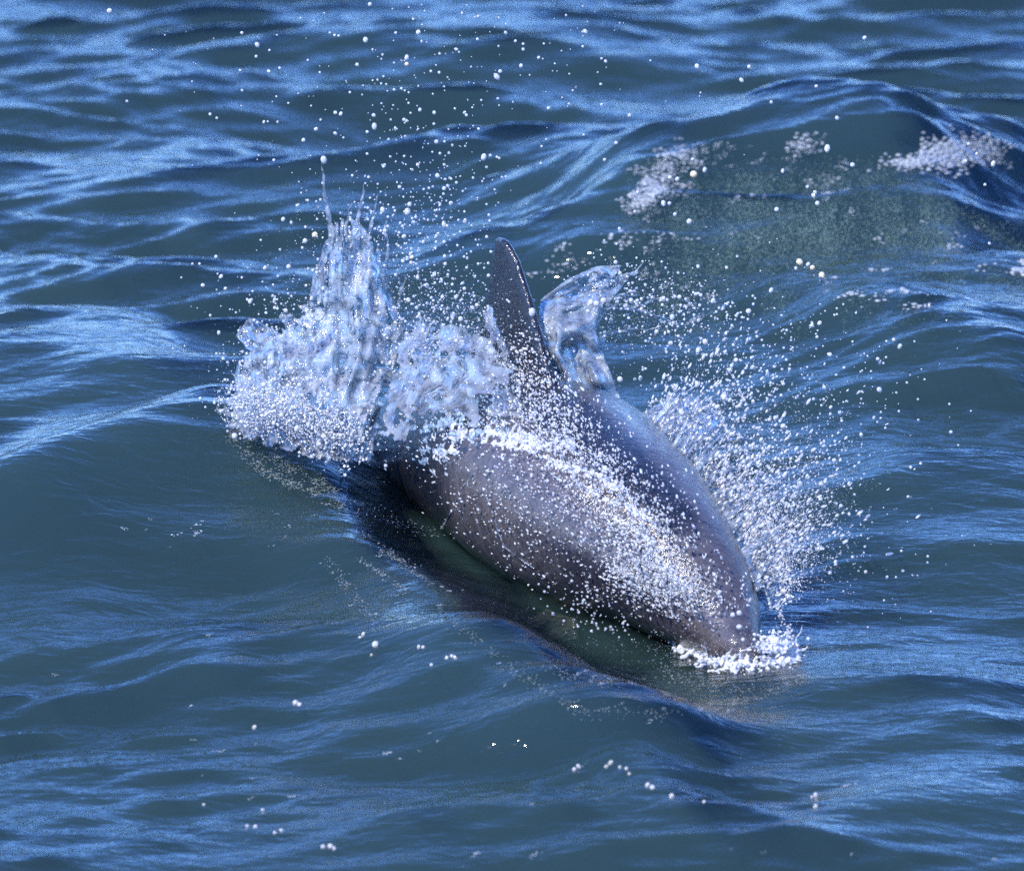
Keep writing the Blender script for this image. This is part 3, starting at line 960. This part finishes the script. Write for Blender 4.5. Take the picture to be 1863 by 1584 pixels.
# ------------------------------------------------------------------ floating foam and bubbles
def foam_flecks(name, label, spots, base_r, thin=1.0):
    """irregular flat flecks lying on the water; spots = (u, v, spread u, spread v, count, scale)"""
    C, R = [], []
    for u, v, su, sv, n, sc in spots:
        n = max(1, int(n * thin)); uu = RNG.normal(u, su, n); vv = RNG.normal(v, sv, n)
        p = on_sea(uu, vv)
        for q in p:
            m = RNG.integers(5, 14)
            a = RNG.uniform(0, 6.28); L = base_r * sc * RNG.uniform(.5, 1.8)
            o = RNG.normal(0, 1, (m, 2)) * np.array([L * 1.7, L * .9])
            o = o @ np.array([[math.cos(a * .15), math.sin(a * .15)], [-math.sin(a * .15), math.cos(a * .15)]])
            x, y = q[0] + o[:, 0], q[1] + o[:, 1]
            C.append(np.stack([x, y, surf_z(x, y) + .0005], -1)); R.append(L * RNG.uniform(.14, .5, m))
    C = np.concatenate(C); R = np.concatenate(R)
    V, F = balls(np.zeros_like(C), R, ICO1)
    V = V.reshape(len(C), -1, 3) * np.array([1.5, 1.3, .35]); V = (V + C[:, None]).reshape(-1, 3)
    o = link(name, mesh_np(name, V, F), M_OLD)
    tag(o, label, kind='stuff')


foam_flecks('sea_foam', 'scattered white foam flecks drifting on the near waves', [
    (290, 945, 12, 4, 4, 1.3), (345, 972, 22, 5, 8, .9), (240, 962, 30, 8, 6, .7), (385, 955, 25, 5, 6, .7), (505, 955, 20, 6, 6, .7), (450, 990, 60, 10, 10, .6),
    (745, 1378, 22, 8, 7, .8), (770, 1345, 18, 8, 5, .7), (380, 1370, 25, 6, 5, .8), (320, 1375, 30, 8, 5, .6), (390, 1160, 12, 4, 3, .8), (430, 1412, 50, 6, 6, .7),
    (500, 1450, 40, 5, 6, .6), (690, 1148, 20, 6, 4, 1.0), (560, 930, 60, 15, 8, .6), (700, 1075, 50, 30, 8, .6), (760, 1130, 40, 20, 8, .7), (860, 1090, 60, 30, 9, .6),
    (1060, 1395, 20, 6, 5, .7), (1350, 1550, 120, 20, 6, .8), (1620, 1430, 60, 12, 8, .9), (960, 1560, 40, 12, 5, .8), (200, 1300, 150, 60, 8, .5), (1500, 1500, 200, 30, 10, .6),
    (1250, 1300, 90, 16, 14, .6), (1000, 1250, 70, 18, 12, .6), (1120, 1235, 60, 14, 10, .6)], .0030, .45)
foam_flecks('wave_foam', 'white broken foam along the crest of the pale wave at the right', [
    (1165, 365, 12, 12, 40, 1.4), (1185, 335, 14, 14, 50, 1.4), (1210, 315, 16, 14, 40, 1.2), (1240, 290, 20, 12, 34, 1.2), (1275, 275, 24, 8, 20, 1.0), (1215, 350, 25, 20, 24, .8),
    (1668, 298, 18, 5, 30, 1.7), (1705, 290, 18, 9, 60, 2.0), (1740, 280, 20, 9, 60, 1.9), (1775, 272, 20, 8, 40, 1.6), (1800, 285, 14, 10, 22, 1.3), (1450, 272, 18, 7, 22, 1.5),
    (1200, 440, 30, 14, 9, 1.4), (1150, 440, 18, 6, 4, 1.6), (1030, 475, 30, 12, 12, 1.5), (1490, 360, 40, 30, 14, 1.0), (1370, 300, 60, 14, 16, .8), (1390, 400, 60, 30, 12, .8),
    (1580, 540, 30, 5, 4, 2.0), (1630, 535, 16, 4, 3, 2.2), (1670, 560, 14, 4, 3, 2.2), (1540, 520, 40, 10, 5, 1.3), (1700, 480, 60, 30, 8, 1.3), (1858, 488, 6, 5, 10, 2.2),
    (1230, 540, 60, 20, 10, 1.3), (1180, 500, 30, 10, 6, 1.3), (1640, 430, 80, 20, 8, 1.0)], .0036, .8)

# air stirred into the pale breaking wave: tiny bubbles just under its face
n = 110000
uu = RNG.uniform(1120, 1880, n); vv = RNG.uniform(275, 590, n)
den = noise2(uu / 70, vv / 60, 71) * .5 + noise2(uu / 25, vv / 22, 72) * .35 + .55 - .9 * np.clip((vv - 430) / 200, 0, 1)
den = den * smooth(1110, 1290, uu + 60 * noise2(vv / 50, uu / 200, 73)) * smooth(270, 330, vv)
m_ = den > RNG.uniform(0, 1, n)
p = on_sea(uu[m_], vv[m_])
ok = p[:, 1] > .2
p = p[ok]; p[:, 2] = surf_z(p[:, 0], p[:, 1]) - .006 - .09 * RNG.uniform(0, 1, len(p)) ** 1.3
V, F = balls(p, RNG.uniform(.0004, .0010, len(p)), OCTA)
tag(link('bubbles', mesh_np('bubbles', V, F), M_BUB), 'cloud of tiny bubbles in the face of the pale wave at the right', kind='stuff')

# ------------------------------------------------------------------ spray: the countless small drops
SPR_C, SPR_R, SPR_A, SPR_S = [], [], [], []


def spray(c, r, axis=None, s=None):
    n = len(c)
    SPR_C.append(c); SPR_R.append(r)
    SPR_A.append(np.tile([[0, 0, 1.0]], (n, 1)) if axis is None else axis)
    SPR_S.append(np.ones(n) if s is None else s)


def cloud(u, v, su, sv, rot, n, y, sy, r0, r1, p=2.2):
    a = RNG.normal(0, 1, (n, 2)) * np.array([su, sv]); c_, s_ = math.cos(rad(rot)), math.sin(rad(rot))
    uu = u + a[:, 0] * c_ + a[:, 1] * s_; vv = v - a[:, 0] * s_ + a[:, 1] * c_
    spray(at_y(uu, vv, y + RNG.normal(0, sy, n)), r0 + (r1 - r0) * RNG.uniform(0, 1, n) ** p)


# round the tail splash
cloud(640, 480, 60, 80, 0, 260, -.15, .08, .0012, .0040)
cloud(560, 600, 70, 40, 20, 260, -.2, .06, .0012, .0038)
cloud(800, 560, 60, 70, 0, 420, -.35, .08, .0012, .0038)
cloud(820, 650, 70, 60, -20, 620, -.5, .06, .0012, .0036)
cloud(745, 430, 60, 70, 0, 200, -.25, .10, .0012, .0036)
cloud(520, 720, 60, 40, -25, 520, -.36, .05, .0012, .0042)
cloud(600, 780, 50, 26, -25, 360, -.46, .03, .0012, .0046)
cloud(430, 740, 16, 30, 0, 70, -.3, .03, .0012, .0040)
cloud(760, 240, 130, 110, 0, 150, -.25, .15, .0012, .0036)
cloud(700, 130, 230, 90, 0, 110, -.2, .2, .0012, .0036)
cloud(800, 340, 60, 60, 0, 110, -.3, .1, .0012, .0038)
cloud(480, 540, 70, 40, 15, 70, -.2, .1, .0012, .0036)
cloud(980, 90, 120, 60, 0, 40, -.2, .2, .0012, .0034)
# right of the fin
cloud(1085, 590, 26, 60, 0, 260, -.43, .04, .0008, .0030)
cloud(1120, 515, 40, 22, 20, 200, -.39, .04, .0008, .0032)
cloud(1170, 560, 60, 34, 15, 230, -.4, .06, .0013, .0040)
cloud(1270, 590, 70, 45, 0, 200, -.45, .08, .0012, .0038)
cloud(1150, 650, 60, 50, 0, 60, -.45, .08, .0012, .0034)
cloud(1400, 640, 120, 60, 0, 200, -.5, .12, .0011, .0034)
cloud(1560, 720, 80, 60, 0, 60, -.6, .12, .0011, .0030)
# the fan: flung up and outwards from the far side of the back and head
n = 6200
t = RNG.beta(1.5, 1.15, n)
e = lerp_curve(EDGE, t)
ang = np.radians(66 - 30 * t + RNG.normal(0, 12, n))
L = RNG.gamma(1.7, 62, n) * (1.05 - .35 * t)
u = e[:, 0] + L * np.cos(ang); v = e[:, 1] - L * np.sin(ang) + .0006 * L * L
y = e[:, 2] + .05 + .0008 * L + RNG.normal(0, .05, n)
ax = np.stack([np.cos(ang), .25 + 0 * ang, np.sin(ang)], -1)
spray(at_y(u, v, y), (.0006 + .0032 * RNG.uniform(0, 1, n) ** 4.5), ax, RNG.uniform(1.0, 3.0, n))
cloud(1490, 960, 60, 70, 0, 300, -.95, .06, .0010, .0026)
cloud(1330, 720, 70, 30, 30, 260, -.6, .06, .0012, .0040)
cloud(1470, 830, 70, 50, 40, 260, -.8, .06, .0012, .0036)
cloud(1560, 1080, 90, 60, 0, 60, -1.0, .1, .0010, .0026)
n = 70
t = np.sort(RNG.uniform(0, 1, n))
c = lerp_curve([(1405, 1095), (1428, 1135), (1446, 1168), (1450, 1200)], t) + RNG.normal(0, 4, (n, 2))
spray(at_y(c[:, 0], c[:, 1], -1.15 + 0 * t), RNG.uniform(.0012, .0034, n))
# over the flank, from the back down to the head: set off from the skin
def flank(path, spread, n, r0, r1, lift):
    t = RNG.uniform(0, 1, n)
    c = lerp_curve(path, t); c = c + RNG.normal(0, 1, (n, 2)) * np.array(spread)
    P, Nn = on_body(c[:, 0], c[:, 1]); ok = ~np.isnan(P[:, 0])
    P, Nn = P[ok], Nn[ok]
    d = RNG.gamma(1.2, lift, len(P))
    # stand off towards where the water came from, square to the skin
    ax_ = -HEAD * .8 + Nn * .5 + RNG.normal(0, .35, P.shape) + np.array([0, 0, .3])
    spray(P + Nn * (d[:, None] + .001), r0 + (r1 - r0) * RNG.uniform(0, 1, len(P)) ** 2.6, ax_, RNG.uniform(1, 2.6, len(P)))


flank([(925, 690), (985, 780), (1065, 870), (1150, 965), (1215, 1050)], (34, 34), 4200, .0005, .0027, .018)
flank([(925, 690), (1010, 770), (1100, 860), (1190, 960), (1250, 1060)], (34, 34), 1500, .0008, .0032, .02)
flank([(1140, 1020), (1200, 1060), (1260, 1085)], (26, 14), 1600, .0007, .0026, .012)
flank([(900, 720), (960, 780), (1040, 850), (1120, 920), (1200, 1010)], (60, 60), 900, .0006, .0022, .012)
flank([(860, 860), (930, 900), (1000, 960), (1080, 1050)], (60, 60), 700, .0009, .0024, .006)
flank([(1150, 1040), (1230, 1075), (1310, 1100)], (50, 24), 700, .0009, .0028, .010)
flank([(740, 780), (820, 790), (880, 800)], (50, 40), 260, .0010, .0030, .010)
flank([(930, 640), (980, 660)], (30, 40), 240, .0010, .0034, .012)
cloud(1080, 1110, 60, 22, -25, 110, -1.2, .03, .0011, .0034)
def mist(n, u, v, su, sv, rot, y, sy):
    cloud(u, v, su, sv, rot, n, y, sy, .0003, .0009, 1.0)


mist(5000, 1410, 1010, 48, 80, -20, -1.0, .06)
mist(4000, 1330, 850, 80, 60, 35, -.75, .08)
mist(2500, 1450, 900, 70, 50, 45, -.85, .08)
mist(3500, 820, 620, 80, 60, -15, -.5, .06)
mist(3000, 640, 560, 70, 90, 0, -.2, .06)
mist(2500, 560, 730, 80, 50, -25, -.4, .05)
mist(1500, 1150, 570, 70, 40, 10, -.42, .05)
mist(1500, 1330, 1185, 90, 22, 0, -1.25, .04)
SPR = [np.concatenate(a) for a in (SPR_C, SPR_R, SPR_A, SPR_S)]
keep = SPR[0][:, 2] > surf_z(SPR[0][:, 0], SPR[0][:, 1]) + .002
big = SPR[1] > .0010
V, F = balls(SPR[0][keep & big], SPR[1][keep & big], ICO1, SPR[2][keep & big], SPR[3][keep & big])
V2, F2 = balls(SPR[0][keep & ~big], SPR[1][keep & ~big], OCTA, SPR[2][keep & ~big], SPR[3][keep & ~big])
V, F = np.concatenate([V, V2]), np.concatenate([F, F2 + len(V)])
sp_o = link('spray', mesh_np('spray', V, F), M_MIST)
tag(sp_o, 'countless fine white droplets flung up all round the dolphin', kind='stuff')

# ------------------------------------------------------------------ the drops one can pick out, each a thing of its own
DROP_ME = []
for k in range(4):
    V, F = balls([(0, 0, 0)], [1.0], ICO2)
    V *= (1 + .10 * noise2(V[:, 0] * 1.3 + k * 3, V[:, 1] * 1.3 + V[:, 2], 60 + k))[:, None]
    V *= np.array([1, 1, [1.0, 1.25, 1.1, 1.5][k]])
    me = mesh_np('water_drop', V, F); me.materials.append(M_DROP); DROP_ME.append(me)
n_drop = 0


def place_words(pts):
    """tell the drops of one cluster apart: by the corner of the cluster they hang in, then by their place among those next to them"""
    P = np.array([p[:2] for p in pts], float); n = len(P)
    if n == 1:
        return ['']
    lo, hi = P.min(0), P.max(0) + 1e-6
    nc = 2 if n < 14 else 3 if n < 34 else 4
    nr = 2 if n < 34 else 3 if n < 56 else 4
    colw = {2: ['left', 'right'], 3: ['left', 'middle', 'right'], 4: ['far left', 'left of centre', 'right of centre', 'far right']}[nc]
    roww = {2: ['upper', 'lower'], 3: ['top', 'middle', 'bottom'], 4: ['topmost', 'upper', 'lower', 'lowest']}[nr]
    rx, ry = P[:, 0].argsort().argsort(), P[:, 1].argsort().argsort()
    row = (ry * nr // n)
    out = [''] * n
    for r_ in range(nr):
        ids = np.flatnonzero(row == r_); ids = ids[P[ids, 0].argsort()]
        for c_ in range(nc):
            cell = [k for m_, k in enumerate(ids) if m_ * nc // len(ids) == c_]
            w = {1: [''], 2: ['left one', 'right one'], 3: ['left one', 'middle one', 'right one'],
                 4: ['leftmost', 'second from left', 'second from right', 'rightmost']}.get(len(cell))
            for m_, k in enumerate(cell):
                t = w[m_] if w else ('leftmost' if m_ == 0 else 'rightmost' if m_ == len(cell) - 1 else 'inner one')
                out[k] = f', {roww[r_]} row {colw[c_]}' + (f', {t}' if t else '')
    return out


def drops(pts, y, sy, r, label, group, category='water drop', name='water_drop', sea_=False, gold=False):
    global n_drop
    good = []
    for it in pts:
        u, v = it[0], it[1]; k = it[2] if len(it) > 2 else 1.0
        p = on_sea(u, v)[0] + np.array([0, 0, .001]) if sea_ else at_y(u, v, y + RNG.normal(0, sy))
        if sea_ or p[2] > surf_z(p[0], p[1]) + .01:
            good.append((u, v, k, p))
    words_ = place_words(good)
    for (u, v, k, p), w in zip(good, words_):
        o = bpy.data.objects.new(name, DROP_ME[n_drop % 4]); COL.objects.link(o)
        o.location = p; rr = r * k * RNG.uniform(.85, 1.15); o.scale = (rr, rr, rr)
        o.rotation_euler = (RNG.normal(0, .4), RNG.normal(0, .4), RNG.uniform(0, 6))
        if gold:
            o.material_slots[0].link = 'OBJECT'; o.material_slots[0].material = M_GOLD_GLINT
        tag(o, label + w, category, group); n_drop += 1


R0 = .0043
drops([(199, 20, 1.2)], -.1, .02, R0, 'lone white water drop near the upper left corner of the photo', None)
drops([(1573, 69)], -.2, .02, R0, 'lone white water drop near the top right of the photo', None)
drops([(1730, 786, .8)], -.5, .02, R0, 'farthest right water drop, alone over dark water beyond the spray fan', None)
drops([(968, 568, 1.5)], -.72, .005, R0, 'big bright water drop in front of the leading edge of the fin', None)
drops([(1262, 317, 2.0)], -.2, .02, R0, 'largest gold-glint water drop, in front of the pale wave crest at the right', None, gold=True)
drops([(1600, 709, 1.3)], -.6, .02, R0, 'large bright water drop standing right of the top of the spray fan', None)
drops([(427, 793, 1.6)], -.45, .01, R0, 'large bright water drop at the lower left foot of the tail splash', None)
drops([(589, 291, 1.3)], -.12, .01, R0, 'bright water drop on the tip of the tallest splash jet', None)
drops([(573, 427, 1.3)], -.14, .01, R0, 'gold-glint water drop just left of the tall splash jets', None, gold=True)
drops([(1455, 477, 1.3), (1478, 487, 1.4), (1495, 501, 1.6)], -.1, .02, R0, 'gold-glint water drop in the short row below the pale wave crest', 'gold-glint drops before the pale wave', gold=True)
drops([(740, 117, 1.2)], -.2, .02, R0, 'gold-glint water drop high above the splash, right under a white one', None, gold=True)
drops([(749, 468)], -.3, .02, R0, 'small gold-glint water drop between the splash jets and the fin', None, gold=True)
drops([(673, 8), (468, 82), (489, 130), (665, 73, 1.2), (761, 59, 1.1), (740, 105, 1.2), (440, 60, .8), (650, 118, .9), (784, 130, .9), (904, 140, 1.4), (910, 130),
       (948, 120), (952, 90, .8), (1065, 58), (1030, 28, .7), (1102, 112, .8), (998, 197, .9), (880, 286, 1.2), (794, 258, 1.1), (796, 320), (680, 210, 1.2), (681, 230, 1.3), (610, 205),
       (552, 255), (575, 235), (620, 207, .8), (739, 220), (764, 200), (790, 205), (696, 382, 1.3), (727, 340), (741, 385, 1.4), (752, 405, 1.2), (808, 408, 1.2), (808, 343, 1.1),
       (846, 403, .9), (891, 402, .8), (610, 243), (668, 240, .8), (719, 233, .8), (735, 218), (830, 90, .7), (720, 60, .7), (560, 110, .7), (600, 60, .7), (920, 60, .7), (870, 30, .7),
       (980, 105, .8), (820, 370), (800, 372), (770, 385, .9), (745, 372), (505, 222, .7), (480, 222, .7), (668, 280, .7), (700, 300, .7), (760, 300, .8), (845, 205, .8), (900, 345, .7)],
      -.2, .12, R0 * .92, 'drop flying above the tail splash', 'drops flying high above the tail splash')
drops([(515, 399, 1.1), (555, 438, 1.1), (482, 487), (525, 485, 1.2), (588, 525), (393, 467), (402, 503), (369, 519), (410, 525), (363, 480, .8), (398, 605, .8), (543, 618), (546, 631, 1.4),
       (500, 545), (455, 548), (440, 505, .8), (450, 545, .8), (500, 560), (567, 543, 1.2), (415, 760, 1.2), (448, 659, 1.1), (475, 650), (520, 565), (283, 845, .8), (303, 922), (530, 405, .8), (350, 480, .6), (330, 505, .6)],
      -.2, .05, R0 * .9, 'drop left of the tail splash', 'drops left of the tail splash')
drops([(748, 478, 1.1), (803, 510, 1.1), (889, 501, 1.1), (743, 546, 1.1), (838, 580, 1.2), (794, 430), (808, 440, 1.1), (809, 466), (770, 440), (790, 500), (820, 465), (760, 505), (810, 480),
       (850, 470, .9), (870, 480, .8), (735, 430), (700, 420, 1.1), (800, 622, 1.1), (740, 607, 1.2), (758, 560, .9), (780, 580), (860, 560), (868, 555, 1.1), (850, 610, 1.1), (830, 620, 1.1),
       (875, 617), (895, 640), (720, 500), (733, 475), (777, 520, 1.2), (805, 540), (830, 540), (845, 525, .9), (770, 600), (700, 610), (690, 570), (795, 655), (740, 690), (800, 700, 1.1), (850, 680), (750, 640), (710, 660)],
      -.42, .06, R0 * .88, 'drop between splash jets and fin', 'drops between the splash and the fin')
drops([(498, 770, 1.2), (558, 820, 1.3), (480, 700, 1.1), (495, 660, 1.2), (545, 700, 1.1), (535, 720), (520, 735), (570, 743, 1.2), (600, 770, 1.3), (590, 795, 1.2), (620, 770, 1.3), (560, 690), (597, 718, 1.1), (460, 720),
       (448, 735), (430, 725), (470, 680), (500, 690), (512, 755, 1.3), (540, 780, 1.2), (580, 808, 1.4), (562, 805, 1.3), (640, 790, 1.1), (660, 800, 1.1), (530, 670), (455, 690), (440, 710), (550, 760)],
      -.46, .03, R0 * .95, 'bright drop at the foot of the tail splash', 'drops in the foot of the tail splash')
drops([(1120, 477), (1128, 497, .9), (1120, 515), (1122, 545, 1.1), (1085, 552, 1.5), (1075, 550, 1.4), (1098, 547, 1.6), (1106, 551, 1.1), (1060, 563, 1.1), (1070, 566), (1154, 530), (1147, 530), (1148, 546, 1.1),
       (1138, 556), (1187, 541), (1207, 544, 1.4), (1236, 540, 1.1), (1266, 535), (1275, 537), (1297, 547, 1.1), (1362, 566, 1.3), (1112, 582, 1.1), (1167, 562), (1223, 577, 1.2), (1226, 587, 1.1), (1100, 605), (1128, 603),
       (1194, 604, 1.1), (1220, 624, 1.1), (1283, 622, 1.2), (1306, 636, 1.3), (1270, 637, 1.1), (1339, 655, 1.2), (1369, 668, 1.1), (1128, 690, 1.5), (1096, 689, 1.2), (1092, 676, 1.3), (1091, 664, 1.2), (1090, 645), (1070, 620),
       (1054, 595), (1050, 580, .9), (1155, 690), (1165, 688, .9), (1123, 720, 1.1), (1188, 731), (1325, 672), (1335, 700), (1244, 717), (1270, 485), (1322, 487), (1024, 647, 1.1), (970, 547)],
      -.42, .05, R0 * .92, 'drop round the curved sheet by the fin', 'drops round the curved sheet right of the fin')
drops([(1160, 350), (1155, 385, .9), (1207, 370, 1.1), (1218, 370), (1228, 390), (1254, 403, 1.2), (1282, 309, 1.1), (1219, 323), (1232, 326, .9), (1260, 290, .9), (1505, 270, 1.3), (1551, 300, 1.1), (1483, 350, .9),
       (1487, 370, 1.2), (1480, 356, .9), (1413, 381, 1.1), (1470, 481, .9), (1448, 488, .9), (1403, 528, 1.1), (1476, 593), (1491, 588, 1.1), (1597, 653, 1.0), (1637, 630, 1.0),
       (1626, 618, .9), (1800, 443, .9), (1792, 336, .8), (1807, 298, 1.1), (1757, 293, .9), (1777, 280, .8), (1762, 262, .8), (1424, 311, .8), (1469, 340, .8), (1268, 121, 1.1), (1363, 122, 1.1), (1349, 146), (1485, 157, .8), (1523, 215, .9), (1403, 186, .7),
       (1145, 210, .8), (1121, 260, .9), (1100, 291), (1127, 416, .8), (1600, 660, .9)],
      -.05, .2, R0 * .95, 'drop before the pale wave', 'drops in front of the pale wave')
drops([(1295, 705, 1.1), (1305, 740, 1.1), (1290, 760, 1.1), (1240, 750, 1.4), (1225, 760), (1260, 735), (1345, 738, 1.1), (1318, 722, 1.1), (1425, 698, 1.1), (1370, 730), (1425, 775, 1.3), (1385, 800, 1.2), (1353, 840, 1.3), (1340, 812),
       (1365, 811, 1.1), (1410, 760), (1400, 763), (1528, 750, 1.1), (1518, 837, 1.4), (1567, 791, 1.1), (1455, 880, 1.4), (1470, 868, 1.2), (1421, 948, 1.2), (1437, 952, 1.1), (1440, 925, 1.1), (1487, 842), (1510, 645), (1500, 705), (1330, 790),
       (1310, 830, 1.1), (1376, 858, 1.1), (1392, 912, 1.1), (1495, 880, 1.1), (1470, 980), (1460, 1000), (1545, 880, .9), (1675, 843, .8), (1657, 850, .9), (1555, 848, .8), (1590, 760, .9), (1530, 920, .9), (1545, 935, .8), (1590, 1022, .8),
       (1575, 1040, .9), (1614, 1050, .8), (1643, 1038, .8), (1688, 1012, .8), (1510, 1042, .9), (1520, 1022, .8), (1590, 1157, .9), (1665, 1155, .8), (1640, 1002, .7)],
      -.8, .06, R0 * .9, 'drop in the spray fan', 'drops in the spray fan right of the head')
drops([(1345, 1115, 1.3), (1333, 1118, 1.3), (1308, 1078, 1.2), (1352, 1163, 1.1), (1345, 1140, 1.1), (1300, 1045)], -1.42, .01, R0 * .95, 'sparkling bead on the dolphin\'s snout', 'beads of water on the snout')
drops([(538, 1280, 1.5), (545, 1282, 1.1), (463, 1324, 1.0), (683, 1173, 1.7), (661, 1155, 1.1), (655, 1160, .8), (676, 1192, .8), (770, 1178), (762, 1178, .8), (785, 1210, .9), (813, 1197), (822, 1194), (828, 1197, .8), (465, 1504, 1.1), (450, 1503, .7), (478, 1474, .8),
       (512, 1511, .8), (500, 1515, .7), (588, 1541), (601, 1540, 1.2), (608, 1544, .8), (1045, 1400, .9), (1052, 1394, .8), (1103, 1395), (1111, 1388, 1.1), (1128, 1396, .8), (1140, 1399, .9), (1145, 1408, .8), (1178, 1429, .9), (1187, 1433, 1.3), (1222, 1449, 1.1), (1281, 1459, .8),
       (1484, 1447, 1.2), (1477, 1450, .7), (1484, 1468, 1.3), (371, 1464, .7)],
      0, 0, .0043, 'white bead for sun glint on near waves', 'white beads for sun glints on the near waves', 'bubble', 'bubble', True)  # white beads set on the water in place of sun glints
print('drops', n_drop)
